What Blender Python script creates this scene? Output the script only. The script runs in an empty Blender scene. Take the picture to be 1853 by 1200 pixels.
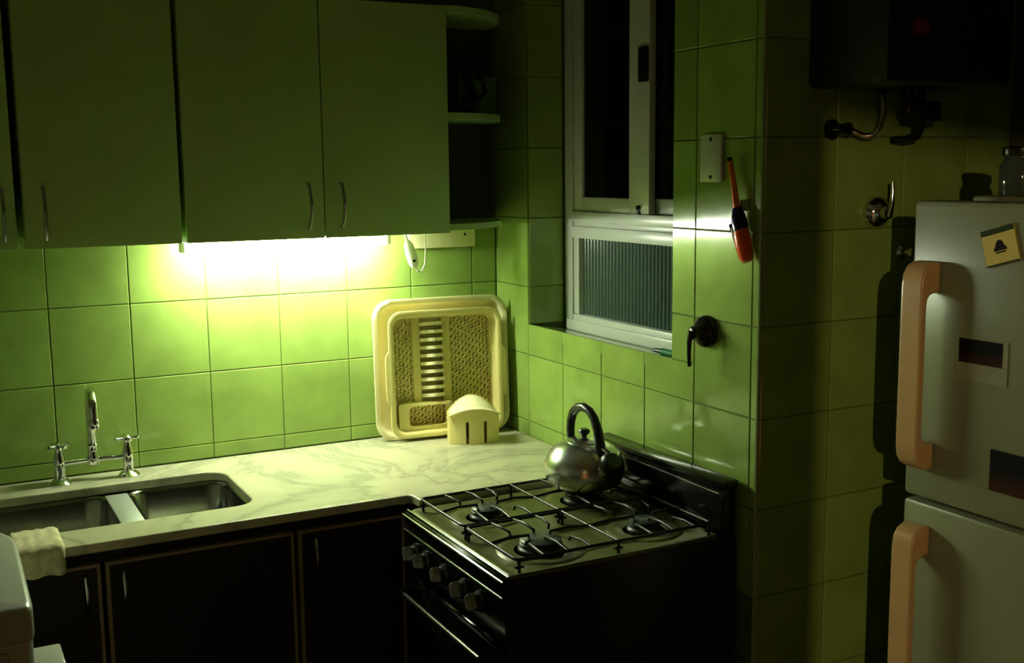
import bpy, bmesh, math, random
from mathutils import Matrix, Vector
random.seed(7)
scene = bpy.context.scene
COL = scene.collection

# ------------------------------------------------------------------ camera
cam_data = bpy.data.cameras.new('camera')
cam_data.sensor_fit = 'HORIZONTAL'
cam_data.sensor_width = 36.0
cam_data.lens = 2029.56 * 36.0 / 1853.0
cam_data.clip_start = 0.02
cam = bpy.data.objects.new('camera', cam_data)
COL.objects.link(cam)
_r = Vector((0.88478606, -0.46585776, -0.01140948))
_u = Vector((0.07616872, 0.12042293, 0.98979626))
_f = Vector((0.45973031, 0.87662698, -0.14203232))
cam.matrix_world = Matrix(((_r.x, _u.x, -_f.x, -1.5539), (_r.y, _u.y, -_f.y, -3.0628),
                           (_r.z, _u.z, -_f.z, 1.6781), (0, 0, 0, 1)))
scene.camera = cam

# ------------------------------------------------------------------ world, exposure
world = bpy.data.worlds.new('night')
scene.world = world
world.use_nodes = True
world.node_tree.nodes['Background'].inputs[0].default_value = (0.004, 0.006, 0.006, 1)
world.node_tree.nodes['Background'].inputs[1].default_value = 1.0
vs = scene.view_settings
vs.view_transform = 'Standard'
vs.look = 'None'
vs.gamma = 1.0
vs.use_curve_mapping = False
vs.exposure = 0.0
scene.cycles.max_bounces = 7
scene.cycles.diffuse_bounces = 4
scene.cycles.glossy_bounces = 3

TUBE_POWER = 205.0        # fluorescent tube under the wall cabinet
ADDED_HEATER_GLOW = 14.0       # glowing bars of the added, unseen room heater behind the camera

ADDED_HALL_LAMP = 20000.0        # bulb of the added, unseen hall lamp, shining in through the doorway

# ------------------------------------------------------------------ materials
def srgb(r, g, b):
    def c(v):
        v /= 255.0
        return v / 12.92 if v <= 0.04045 else ((v + 0.055) / 1.055) ** 2.4
    return (c(r), c(g), c(b), 1)

MATS = {}
def mat(name, color, rough=0.5, metal=0.0, spec=0.5, noise=None, bump=None, coat=0.0, trans=0.0, ior=1.45,
        emit=None, emit_strength=0.0, vary=0.0, alpha=None):
    """noise=(scale, amount): colour mottling; bump=(scale, strength, distance); vary: object to object value change"""
    m = bpy.data.materials.new(name)
    m.use_nodes = True
    nt = m.node_tree
    b = nt.nodes['Principled BSDF']
    b.inputs['Base Color'].default_value = color
    b.inputs['Roughness'].default_value = rough
    b.inputs['Metallic'].default_value = metal
    b.inputs['Specular IOR Level'].default_value = spec
    b.inputs['Coat Weight'].default_value = coat
    b.inputs['Transmission Weight'].default_value = trans
    b.inputs['IOR'].default_value = ior
    if emit:
        b.inputs['Emission Color'].default_value = emit
        b.inputs['Emission Strength'].default_value = emit_strength
    geo = nt.nodes.new('ShaderNodeNewGeometry')
    last = None
    if noise:
        n = nt.nodes.new('ShaderNodeTexNoise')
        n.inputs['Scale'].default_value = noise[0]
        n.inputs['Detail'].default_value = 5
        nt.links.new(geo.outputs['Position'], n.inputs['Vector'])
        mp = nt.nodes.new('ShaderNodeMapRange')
        mp.inputs['From Min'].default_value = 0.3
        mp.inputs['From Max'].default_value = 0.7
        mp.inputs['To Min'].default_value = 1 - noise[1]
        mp.inputs['To Max'].default_value = 1 + noise[1] * 0.5
        nt.links.new(n.outputs['Fac'], mp.inputs['Value'])
        last = mp.outputs[0]
    if vary:
        oi = nt.nodes.new('ShaderNodeObjectInfo')
        mp2 = nt.nodes.new('ShaderNodeMapRange')
        mp2.inputs['To Min'].default_value = 1 - vary
        mp2.inputs['To Max'].default_value = 1 + vary
        nt.links.new(oi.outputs['Random'], mp2.inputs['Value'])
        if last is not None:
            mu = nt.nodes.new('ShaderNodeMath')
            mu.operation = 'MULTIPLY'
            nt.links.new(last, mu.inputs[0])
            nt.links.new(mp2.outputs[0], mu.inputs[1])
            last = mu.outputs[0]
        else:
            last = mp2.outputs[0]
    if last is not None:
        hv = nt.nodes.new('ShaderNodeHueSaturation')
        hv.inputs['Color'].default_value = color
        nt.links.new(last, hv.inputs['Value'])
        nt.links.new(hv.outputs['Color'], b.inputs['Base Color'])
    if bump:
        n2 = nt.nodes.new('ShaderNodeTexNoise')
        n2.inputs['Scale'].default_value = bump[0]
        n2.inputs['Detail'].default_value = 3
        nt.links.new(geo.outputs['Position'], n2.inputs['Vector'])
        bp = nt.nodes.new('ShaderNodeBump')
        bp.inputs['Strength'].default_value = bump[1]
        bp.inputs['Distance'].default_value = bump[2]
        nt.links.new(n2.outputs['Fac'], bp.inputs['Height'])
        nt.links.new(bp.outputs['Normal'], b.inputs['Normal'])
    MATS[name] = m
    return m

def marble():
    m = bpy.data.materials.new('marble')
    m.use_nodes = True
    nt = m.node_tree
    b = nt.nodes['Principled BSDF']
    b.inputs['Roughness'].default_value = 0.22
    geo = nt.nodes.new('ShaderNodeNewGeometry')
    n = nt.nodes.new('ShaderNodeTexNoise')
    n.inputs['Scale'].default_value = 2.6
    n.inputs['Detail'].default_value = 9
    n.inputs['Roughness'].default_value = 0.62
    n.inputs['Distortion'].default_value = 1.6
    nt.links.new(geo.outputs['Position'], n.inputs['Vector'])
    sub = nt.nodes.new('ShaderNodeMath'); sub.operation = 'SUBTRACT'; sub.inputs[1].default_value = 0.5
    nt.links.new(n.outputs['Fac'], sub.inputs[0])
    ab = nt.nodes.new('ShaderNodeMath'); ab.operation = 'ABSOLUTE'
    nt.links.new(sub.outputs[0], ab.inputs[0])
    ramp = nt.nodes.new('ShaderNodeValToRGB')
    e = ramp.color_ramp.elements
    e[0].position = 0.0; e[0].color = srgb(158, 157, 132)
    e[1].position = 0.10; e[1].color = srgb(192, 188, 154)
    x = e.new(0.03); x.color = srgb(180, 177, 146)
    nt.links.new(ab.outputs[0], ramp.inputs[0])
    nt.links.new(ramp.outputs[0], b.inputs['Base Color'])
    MATS['marble'] = m

marble()
mat('tile', (0.275, 0.395, 0.090, 1), 0.10, noise=(9, 0.16), vary=0.07, bump=(14, 0.10, 0.004), spec=0.5)
mat('grout', (0.09, 0.13, 0.02, 1), 0.8)
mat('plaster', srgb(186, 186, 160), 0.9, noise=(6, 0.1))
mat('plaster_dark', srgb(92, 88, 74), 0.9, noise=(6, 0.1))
mat('floor_tile', srgb(108, 102, 84), 0.4, noise=(8, 0.2))
mat('ceiling_paint', srgb(215, 215, 200), 0.9)
mat('cabinet_green', srgb(182, 214, 130), 0.42, noise=(5, 0.06))
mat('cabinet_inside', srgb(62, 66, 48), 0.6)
mat('cabinet_dark', srgb(34, 30, 24), 0.35, noise=(12, 0.15))
mat('edge_band', srgb(150, 128, 96), 0.5)
mat('carcass_dark', srgb(24, 22, 18), 0.7)
mat('chrome', (0.75, 0.76, 0.76, 1), 0.08, metal=1)
mat('brushed_handle', (0.42, 0.42, 0.40, 1), 0.25, metal=1)
mat('steel', (0.40, 0.41, 0.38, 1), 0.17, metal=1, bump=(60, 0.06, 0.002))
mat('steel_matte', (0.50, 0.52, 0.47, 1), 0.5, metal=0.8)
mat('kettle_steel', (0.74, 0.76, 0.72, 1), 0.24, metal=1)
mat('black_plastic', (0.010, 0.010, 0.010, 1), 0.32)
mat('black_enamel', (0.006, 0.006, 0.006, 1), 0.16)
mat('stove_body', (0.010, 0.010, 0.010, 1), 0.35)
mat('knob_grey', srgb(150, 156, 152), 0.35)
mat('oven_glass', (0.004, 0.004, 0.004, 1), 0.06)
mat('cooktop_enamel', (0.115, 0.115, 0.035, 1), 0.34, metal=0.1, noise=(14, 0.35), bump=(18, 0.15, 0.004))
mat('burner_metal', (0.035, 0.042, 0.038, 1), 0.4, metal=0.3)
mat('cast_iron', (0.010, 0.010, 0.010, 1), 0.38)
mat('cream_plastic', srgb(226, 212, 138), 0.35)
mat('cream_plastic_pale', srgb(238, 230, 182), 0.35)
mat('white_plastic', srgb(225, 222, 205), 0.3)
mat('white_aluminium', srgb(205, 210, 200), 0.3, noise=(20, 0.05))
mat('night_glass', (0.002, 0.003, 0.003, 1), 0.03, spec=0.35)
mat('ribbed_glass', (0.085, 0.135, 0.105, 1), 0.2, spec=0.8)
mat('fridge_enamel', srgb(124, 128, 98), 0.3, bump=(220, 0.05, 0.0006))
mat('handle_warm_tint', srgb(186, 152, 104), 0.3)  # warm orange light mixed into the plastic colour
mat('fridge_gasket', (0.01, 0.01, 0.01, 1), 0.7)
mat('appliance_white', srgb(196, 196, 180), 0.3)
mat('cloth', srgb(226, 214, 168), 0.95, noise=(60, 0.2), bump=(90, 0.5, 0.003))
mat('orange_plastic', srgb(240, 92, 30), 0.25)
mat('orange_rod', srgb(232, 120, 30), 0.3)
mat('navy_plastic', srgb(18, 20, 60), 0.2)
mat('clear_plastic', srgb(150, 170, 110), 0.2)
mat('heater_metal', (0.018, 0.018, 0.016, 1), 0.4)
mat('dark_red', srgb(120, 40, 24), 0.4)
mat('bronze_dark', (0.03, 0.028, 0.022, 1), 0.25, metal=0.7)
mat('magnet_yellow', srgb(196, 176, 60), 0.5)
mat('magnet_green', srgb(44, 56, 26), 0.7, spec=0.15)
mat('print_dark', srgb(22, 18, 10), 0.7, spec=0.1)
mat('paper', srgb(136, 138, 106), 0.7)
mat('jar_glass', (0.05, 0.07, 0.05, 1), 0.08)
mat('dark_jug', (0.006, 0.007, 0.006, 1), 0.15)
mat('lit_patch_green', srgb(98, 132, 70), 0.5)  # added box colour, stands in for light on the shelf's back panel
mat('sponge_green', srgb(20, 110, 60), 0.6)
mat('tube_light', (1, 1, 1, 1), 0.5, emit=(0.93, 1.0, 0.80, 1), emit_strength=TUBE_POWER)
mat('added_heater_glow', (1, 0.4, 0.1, 1), 0.5, emit=(1.0, 0.30, 0.05, 1), emit_strength=ADDED_HEATER_GLOW)
mat('added_hall_bulb', (1, 0.8, 0.5, 1), 0.5, emit=(1.0, 0.72, 0.38, 1), emit_strength=ADDED_HALL_LAMP)
mat('lamp_shade', srgb(200, 170, 120), 0.8)

def photo_print():
    m = bpy.data.materials.new('photo_print')
    m.use_nodes = True
    nt = m.node_tree
    b = nt.nodes['Principled BSDF']
    b.inputs['Roughness'].default_value = 0.75
    b.inputs['Specular IOR Level'].default_value = 0.15
    tc = nt.nodes.new('ShaderNodeTexCoord')
    sep = nt.nodes.new('ShaderNodeSeparateXYZ')
    nt.links.new(tc.outputs['Generated'], sep.inputs[0])
    ramp = nt.nodes.new('ShaderNodeValToRGB')
    e = ramp.color_ramp.elements
    e[0].position = 0.0; e[0].color = srgb(60, 28, 14)
    e[1].position = 0.55; e[1].color = srgb(6, 5, 3)
    nt.links.new(sep.outputs['Z'], ramp.inputs[0])
    nt.links.new(ramp.outputs[0], b.inputs['Base Color'])
    MATS['photo_print'] = m
photo_print()

# ------------------------------------------------------------------ mesh builder
WORLD_LOC = {}
class MB:
    def __init__(s):
        s.v = []; s.f = []; s.flat = set()
    def add(s, verts, faces, flat=False):
        o = len(s.v)
        s.v += [tuple(p) for p in verts]
        for fc in faces:
            if flat: s.flat.add(len(s.f))
            s.f.append(tuple(i + o for i in fc))
        return s
    def box(s, x0, x1, y0, y1, z0, z1, b=0.0):
        x0, x1 = min(x0, x1), max(x0, x1); y0, y1 = min(y0, y1), max(y0, y1); z0, z1 = min(z0, z1), max(z0, z1)
        bm = bmesh.new()
        bmesh.ops.create_cube(bm, size=1.0)
        for v in bm.verts:
            v.co = Vector((x0 + (v.co.x + .5) * (x1 - x0), y0 + (v.co.y + .5) * (y1 - y0), z0 + (v.co.z + .5) * (z1 - z0)))
        if b > 0:
            bmesh.ops.bevel(bm, geom=bm.edges[:] , offset=b, segments=2, affect='EDGES', profile=0.5)
        bm.verts.ensure_lookup_table()
        s.add([v.co[:] for v in bm.verts], [[v.index for v in f.verts] for f in bm.faces], flat=(b == 0))
        bm.free()
        return s
    def tube(s, path, r, n=8, cap=True, closed=False, rs=None):
        P = [Vector(p) for p in path]
        rings = []
        N = len(P)
        prev = None
        for i, p in enumerate(P):
            if closed: t = (P[(i + 1) % N] - P[i - 1]).normalized()
            elif i == 0: t = (P[1] - P[0]).normalized()
            elif i == N - 1: t = (P[-1] - P[-2]).normalized()
            else: t = (P[i + 1] - P[i - 1]).normalized()
            if prev is None:
                a = Vector((0, 0, 1)) if abs(t.z) < 0.9 else Vector((1, 0, 0))
                u = t.cross(a).normalized()
            else:
                u = (prev - t * prev.dot(t)).normalized()
            prev = u
            w = t.cross(u)
            rr = rs[i] if rs else r
            rings.append([p + u * (rr * math.cos(2 * math.pi * k / n)) + w * (rr * math.sin(2 * math.pi * k / n)) for k in range(n)])
        vs_ = [q for ring in rings for q in ring]
        fs = []
        M = N if closed else N - 1
        for i in range(M):
            j = (i + 1) % N
            for k in range(n):
                k2 = (k + 1) % n
                fs.append((i * n + k, i * n + k2, j * n + k2, j * n + k))
        if cap and not closed:
            fs.append(tuple(range(n - 1, -1, -1)))
            fs.append(tuple((N - 1) * n + k for k in range(n)))
        s.add(vs_, fs)
        return s
    def cyl(s, a, b, r, n=16, r2=None):
        return s.tube([a, b], r, n, rs=[r, r if r2 is None else r2])
    def lathe(s, c, prof, n=32, axis='Z', M=None):
        """prof: list of (radius, height) from bottom to top"""
        vs_ = []; fs = []
        for (r, h) in prof:
            for k in range(n):
                a = 2 * math.pi * k / n
                p = Vector((r * math.cos(a), r * math.sin(a), h))
                if axis == '-X': p = Vector((-p.z, p.x, p.y))
                elif axis == '-Y': p = Vector((p.x, -p.z, p.y))
                if M: p = M @ p
                vs_.append(Vector(c) + p)
        for i in range(len(prof) - 1):
            for k in range(n):
                k2 = (k + 1) % n
                fs.append((i * n + k, i * n + k2, (i + 1) * n + k2, (i + 1) * n + k))
        fs.append(tuple(range(n - 1, -1, -1)))
        fs.append(tuple((len(prof) - 1) * n + k for k in range(n)))
        s.add(vs_, fs)
        return s
    def prism(s, poly, a0, a1, plane='XY'):
        n = len(poly)
        def P(q, a):
            if plane == 'XY': return (q[0], q[1], a)
            if plane == 'XZ': return (q[0], a, q[1])
            return (a, q[0], q[1])
        vs_ = [P(q, a0) for q in poly] + [P(q, a1) for q in poly]
        fs = [tuple(range(n - 1, -1, -1)), tuple(range(n, 2 * n))]
        for i in range(n):
            j = (i + 1) % n
            fs.append((i, j, n + j, n + i))
        s.add(vs_, fs, flat=True)
        return s
    def loft(s, loops, cap0=True, cap1=True, closed=True):
        n = len(loops[0])
        vs_ = [p for l in loops for p in l]
        fs = []
        for i in range(len(loops) - 1):
            for k in range(n if closed else n - 1):
                k2 = (k + 1) % n
                fs.append((i * n + k, i * n + k2, (i + 1) * n + k2, (i + 1) * n + k))
        if cap0: fs.append(tuple(range(n - 1, -1, -1)))
        if cap1: fs.append(tuple((len(loops) - 1) * n + k for k in range(n)))
        s.add(vs_, fs)
        return s
    def xf(s, M):
        s.v = [tuple(M @ Vector(p)) for p in s.v]
        return s
    def build(s, name, m, parent=None, smooth=True, angle=40, bevel=0.0, origin=None):
        xs = [p[0] for p in s.v]; ys = [p[1] for p in s.v]; zs = [p[2] for p in s.v]
        o = Vector(((min(xs) + max(xs)) / 2, (min(ys) + max(ys)) / 2, min(zs))) if origin is None else Vector(origin)
        me = bpy.data.meshes.new(name)
        me.from_pydata([(p[0] - o.x, p[1] - o.y, p[2] - o.z) for p in s.v], [], s.f)
        bm = bmesh.new(); bm.from_mesh(me)
        bmesh.ops.recalc_face_normals(bm, faces=bm.faces[:])
        bm.to_mesh(me); bm.free()
        me.materials.append(MATS[m])
        if smooth:
            me.shade_smooth() if hasattr(me, 'shade_smooth') else None
            for p_ in me.polygons: p_.use_smooth = True
            try: me.set_sharp_from_angle(angle=math.radians(angle))
            except Exception: pass
        ob = bpy.data.objects.new(name, me)
        COL.objects.link(ob)
        pl = WORLD_LOC.get(parent.name, Vector((0, 0, 0))) if parent else Vector((0, 0, 0))
        ob.location = o - pl
        if parent: ob.parent = parent
        WORLD_LOC[ob.name] = o
        return ob

def tag(o, label=None, cat=None, group=None, kind=None):
    if label: o['label'] = label
    if cat: o['category'] = cat
    if group: o['group'] = group
    if kind: o['kind'] = kind
    return o
def thing(name, loc, label=None, cat=None, group=None, kind=None):
    o = bpy.data.objects.new(name, None)
    o.empty_display_size = 0.05
    COL.objects.link(o)
    o.location = loc
    WORLD_LOC[o.name] = Vector(loc)
    return tag(o, label, cat, group, kind)
def B(*a, b=0.0): return MB().box(*a, b=b)
def rrect(hw, hh, r, n=6):
    """rounded rectangle outline, half sizes"""
    pts = []
    for cx, cy, a0 in ((hw - r, hh - r, 0), (-hw + r, hh - r, 90), (-hw + r, -hh + r, 180), (hw - r, -hh + r, 270)):
        for k in range(n + 1):
            a = math.radians(a0 + 90 * k / n)
            pts.append((cx + r * math.cos(a), cy + r * math.sin(a)))
    return pts
def arc(fn, n): return [fn(i / n) for i in range(n + 1)]

# ------------------------------------------------------------------ the setting
TS = 0.2                       # tile module
ROW0 = 1.342 - 7 * TS          # lowest row line below floor level is skipped
G = 0.0022                     # grout width
wall_back = B(-2.3, 0.2, 0.002, 0.15, 0, 2.6).build('wall_back', 'grout', smooth=False); tag(wall_back, kind='structure')
WB = MB()
WY0, WY1, WZ0, WZ1 = -0.912, -0.205, 1.232, 2.34     # window opening in the right wall
WB.box(0.002, 0.20, WY1, 0.15, 0, 2.6)
WB.box(0.002, 0.20, -1.10, WY0, 0, 2.6)
WB.box(0.002, 0.20, WY0, WY1, 0, 1.200)
WB.box(0.002, 0.20, WY0, WY1, WZ1, 2.6)
wall_right = WB.build('wall_right', 'grout', smooth=False); tag(wall_right, kind='structure')
wall_recess = B(0.002, 0.80, -1.225, -1.10, 0, 2.6).build('wall_recess', 'grout', smooth=False); tag(wall_recess, kind='structure')
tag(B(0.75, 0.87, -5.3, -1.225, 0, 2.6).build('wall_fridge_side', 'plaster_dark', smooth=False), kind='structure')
DY0, DY1 = -5.08, -4.256          # unseen doorway added to shape the hall lamp's beam, behind the camera
wl = MB().box(-2.42, -2.3, DY1, 0.15, 0, 2.6).box(-2.42, -2.3, -5.3, DY0, 0, 2.6).box(-2.42, -2.3, DY0, DY1, 2.09, 2.6)
tag(wl.build('wall_left', 'plaster', smooth=False), kind='structure')
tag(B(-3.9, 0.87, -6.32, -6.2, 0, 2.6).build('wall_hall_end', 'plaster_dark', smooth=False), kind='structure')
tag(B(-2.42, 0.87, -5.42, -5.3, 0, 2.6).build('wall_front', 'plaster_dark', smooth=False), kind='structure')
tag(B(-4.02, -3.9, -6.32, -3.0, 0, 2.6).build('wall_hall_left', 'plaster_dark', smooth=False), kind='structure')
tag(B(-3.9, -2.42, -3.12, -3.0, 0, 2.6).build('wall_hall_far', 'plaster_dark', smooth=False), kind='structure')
tag(B(-4.02, 0.87, -6.32, 0.15, -0.08, 0).build('floor', 'floor_tile', smooth=False), kind='structure')
tag(B(-4.02, 0.87, -6.32, 0.15, 2.6, 2.68).build('ceiling', 'ceiling_paint', smooth=False), kind='structure')

TILE_MESH = {}
def tile_mesh(w, h):
    key = (round(w, 4), round(h, 4))
    if key in TILE_MESH: return TILE_MESH[key]
    hw, hh, c, d = w / 2 - G / 2, h / 2 - G / 2, 0.0016, 0.006
    vs_ = [(-hw, -hh, -d), (hw, -hh, -d), (hw, hh, -d), (-hw, hh, -d),
           (-hw, -hh, -c * .8), (hw, -hh, -c * .8), (hw, hh, -c * .8), (-hw, hh, -c * .8),
           (-hw + c, -hh + c, 0), (hw - c, -hh + c, 0), (hw - c, hh - c, 0), (-hw + c, hh - c, 0)]
    fs = [(3, 2, 1, 0), (8, 9, 10, 11)]
    for a, b_ in ((0, 4), (4, 8)):
        for i in range(4):
            j = (i + 1) % 4
            fs.append((a + i, a + j, b_ + j, b_ + i))
    me = bpy.data.meshes.new('tile')
    me.from_pydata(vs_, [], fs)
    me.materials.append(MATS['tile'])
    TILE_MESH[key] = me
    return me
ROT = {'-Y': Matrix(((1, 0, 0), (0, 0, -1), (0, 1, 0))).to_euler(),          # local z -> -Y, local x -> X, local y -> Z
       '-X': Matrix(((0, 0, -1), (-1, 0, 0), (0, 1, 0))).to_euler()}         # local z -> -X, local x -> -Y, local y -> Z
def tile(parent, face, at, a0, a1, z0, z1):
    """a0..a1 along the wall (X for -Y faces, Y for -X faces)"""
    if abs(a1 - a0) < 0.012 or z1 - z0 < 0.012: return
    o = bpy.data.objects.new('tile', tile_mesh(abs(a1 - a0), z1 - z0))
    COL.objects.link(o)
    c = (a0 + a1) / 2
    pos = Vector((c, at, (z0 + z1) / 2)) if face == '-Y' else Vector((at, c, (z0 + z1) / 2))
    o.location = pos - WORLD_LOC[parent.name]
    e = ROT[face].copy()
    j = 0.0022
    m3 = e.to_matrix() @ Matrix.Rotation(random.uniform(-j, j), 3, 'X') @ Matrix.Rotation(random.uniform(-j, j), 3, 'Y')
    o.rotation_euler = m3.to_euler()
    o.parent = parent
rows = [1.342 + TS * k for k in range(-6, 7)]
def rowspans(zlo, zhi):
    ed = [zlo] + [z for z in rows if zlo + 1e-4 < z < zhi - 1e-4] + [zhi]
    return list(zip(ed[:-1], ed[1:]))
# back wall: splash area between worktop and wall cabinets
xs = [-1.2822 + TS * k for k in range(-4, 7)]
xe = [x for x in xs] + [-0.001]
for x0, x1 in zip(xe[:-1], xe[1:]):
    for z0, z1 in rowspans(0.901, 1.542):
        tile(wall_back, '-Y', 0.0, x0, x1, z0, z1)
# right wall
ye = [-0.001] + [-0.2012 - TS * k for k in range(0, 6)] + [-1.2215]
for y0, y1 in zip(ye[:-1], ye[1:]):
    for z0, z1 in rowspans(0.742, 2.59):
        lo, hi = min(y0, y1), max(y0, y1)
        if z1 <= WZ0 + 1e-6 or hi <= WY0 + 1e-6 or lo >= WY1 - 1e-6 or z0 >= WZ1:
            tile(wall_right, '-X', 0.0, y0, y1, z0, z1)
            continue
        if z0 < WZ0: tile(wall_right, '-X', 0.0, y0, y1, z0, WZ0)          # cut below the sill
        zz0 = max(z0, WZ0)
        if lo < WY0: tile(wall_right, '-X', 0.0, WY0, lo, zz0, z1)           # cut beside the opening
        if hi > WY1: tile(wall_right, '-X', 0.0, hi, WY1, zz0, z1)
        if z1 > WZ1: tile(wall_right, '-X', 0.0, hi, lo, WZ1, z1)
# window reveal (far jamb)
for z0, z1 in rowspans(WZ0, WZ1):
    tile(wall_right, '-Y', WY1 - 0.002, 0.003, 0.118, z0, z1)
# recess wall beside the fridge
for k in range(0, 4):
    for z0, z1 in rowspans(0.142, 2.59):
        if k == 3 and z0 < 1.3: continue
        tile(wall_recess, '-Y', -1.227, max(0.006, 0.002 + TS * k), min(0.002 + TS * (k + 1), 0.748), z0, z1)
# pale edge bead on the outer corner
tag(MB().tube([(0.0025, -1.2235, 0.0), (0.0025, -1.2235, 2.6)], 0.0045, 8).build('trim_1', 'clear_plastic'), kind='structure')
# marble sill under the window
sill = MB().prism([(0.0005, 1.2005), (0.0005, WZ0), (0.006, WZ0), (0.119, 1.212), (0.119, 1.2005)], WY0 + 0.001, WY1 - 0.004, 'XZ').build('trim_2', 'tile', smooth=False); tag(sill, kind='structure')

# ------------------------------------------------------------------ window
win = thing('window_1', (0.145, -0.56, WZ0), kind='structure')
tag(win, 'white aluminium window with two dark sliding panes above a ribbed pane')
fx0, fx1 = 0.12, 0.175
fr = MB()
fr.box(fx0, fx1, -0.255, WY1 - 0.0085, 1.2015, WZ1, b=0.002)
fr.box(fx0, fx1, WY0, WY0 + 0.05, 1.2015, WZ1, b=0.002)
fr.box(fx0, fx1, WY0 + 0.05, -0.255, WZ1 - 0.05, WZ1, b=0.002)
fr.build('outer_frame', 'white_aluminium', win)
cb = MB()
cb.box(fx0 - 0.006, fx1, WY0 + 0.05, -0.256, 1.484, 1.518, b=0.003)
cb.box(fx0 + 0.004, fx1, WY0 + 0.05, -0.256, 1.518, 1.532, b=0.001)
cb.box(fx0 - 0.002, fx1, WY0 + 0.05, -0.256, 1.532, 1.560, b=0.003)
cb.build('crossbar', 'white_aluminium', win)
lr = MB().box(fx0 + 0.0005, fx1, WY0 + 0.05, -0.2555, 1.2015, 1.262, b=0.003).box(fx0 - 0.008, fx0, WY0 + 0.05, -0.232, 1.2145, 1.246, b=0.003)
lr.build('bottom_rail', 'white_aluminium', win)
lr2 = B(fx0 + 0.004, fx1, -0.284, -0.256, 1.263, 1.484, b=0.002); lr2.build('lower_stile', 'white_aluminium', win)
# lower ribbed pane: real vertical ribs
rp = MB(); n_r = 34
pts = []
for i in range(n_r * 8 + 1):
    y = -0.2855 - (0.862 - 0.2855) * i / (n_r * 8)
    pts.append((0.142 + 0.0030 * math.cos(2 * math.pi * i / 8), y))
loop = pts + [(0.149, pts[-1][1]), (0.149, pts[0][1])]
rp.prism(loop, 1.2625, 1.4835, 'XY')
rp.build('ribbed_pane', 'ribbed_glass', win, smooth=False)
def sash(y0, y1, x0, x1, left_w, right_w, name='sash'):
    m_ = MB()
    z0, z1 = 1.5605, WZ1 - 0.051
    m_.box(x0, x1, y1 - left_w, y1, z0, z1, b=0.002)
    m_.box(x0, x1, y0, y0 + right_w, z0, z1, b=0.002)
    m_.box(x0 + 0.001, x1, y0 + right_w, y1 - left_w, z0, z0 + 0.040, b=0.002)
    m_.box(x0 + 0.001, x1, y0 + right_w, y1 - left_w, z1 - 0.04, z1, b=0.002)
    s_ = m_.build(name, 'white_aluminium', win)
    B((x0 + x1) / 2 - 0.002, (x0 + x1) / 2 + 0.002, y0 + right_w, y1 - left_w, z0 + 0.041, z1 - 0.041).build('pane', 'night_glass', s_, smooth=False)
    return s_
s1 = sash(-0.633, -0.2565, 0.126, 0.146, 0.044, 0.094)
s2 = sash(-0.861, -0.545, 0.148, 0.168, 0.050, 0.044)
lt = MB().box(0.116, 0.126, -0.632, -0.592, 1.900, 1.990, b=0.004).box(0.108, 0.116, -0.622, -0.604, 1.915, 1.970, b=0.003)
lt.build('latch', 'black_plastic', s1)
lt = MB().lathe((0.126, -0.588, 1.577), [(0.007, 0), (0.007, 0.006), (0.004, 0.009)], 12, '-X').lathe((0.126, -0.588, 1.563), [(0.006, 0), (0.006, 0.005)], 12, '-X')
lt.build('catch', 'black_plastic', s1)
# small green thing on the sill
so = thing('marker', (0.03, -0.85, 1.227), 'small green stick with dark tip lying on the window sill', 'marker')
MB().tube([(0.028, -0.835, 1.236), (0.030, -0.882, 1.236)], 0.0085, 10).build('barrel', 'sponge_green', so)
MB().tube([(0.026, -0.805, 1.236), (0.028, -0.834, 1.236)], 0.0075, 10, rs=[0.005, 0.0075]).build('tip', 'black_plastic', so)

# ------------------------------------------------------------------ worktop with sink
def worktop():
    X0, X1, XJ, YF, YF2, YB = -2.29, -0.004, -0.546, -0.603, -0.655, -0.002
    zt, zb = 0.900, 0.878
    # sink cut-out
    cx, cy, hw, hh, r = -1.26, -0.311, 0.366, 0.172, 0.055
    hole = [(cx + px, cy + py) for px, py in rrect(hw, hh, r, 6)]
    bm = bmesh.new()
    outer = [(X0, YB), (X0, YF), (XJ - 0.012, YF), (XJ - 0.004, YF - 0.004), (XJ, YF - 0.012), (XJ, YF2), (X1, YF2), (X1, YB)]
    def ring(pts):
        v = [bm.verts.new((p[0], p[1], zt)) for p in pts]
        return [bm.edges.new((v[i], v[(i + 1) % len(v)])) for i in range(len(v))]
    es = ring(outer) + ring(hole)
    bmesh.ops.triangle_fill(bm, edges=es, use_beauty=True)
    # drop triangles inside the hole if any
    dead = [f for f in bm.faces if abs(f.calc_center_median().x - cx) < hw - 0.06 and abs(f.calc_center_median().y - cy) < hh - 0.03]
    bmesh.ops.delete(bm, geom=dead, context='FACES_ONLY')
    ext = bmesh.ops.extrude_face_region(bm, geom=bm.faces[:])
    for g in ext['geom']:
        if isinstance(g, bmesh.types.BMVert): g.co.z = zb
    bmesh.ops.recalc_face_normals(bm, faces=bm.faces[:])
    m_ = MB()
    bm.verts.index_update()
    m_.add([v.co[:] for v in bm.verts], [[v.index for v in f.verts] for f in bm.faces])
    bm.free()
    w = m_.build('worktop', 'marble', smooth=True, angle=30)
    bv = w.modifiers.new('edge', 'BEVEL'); bv.width = 0.004; bv.segments = 3; bv.limit_method = 'ANGLE'; bv.angle_limit = math.radians(50)
    tag(w, 'pale veined marble worktop running along the tiled back wall', 'worktop')
worktop()
sink = thing('sink', (-1.26, -0.311, 0.70), 'double bowl stainless steel sink let into the marble worktop', 'sink')
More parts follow.
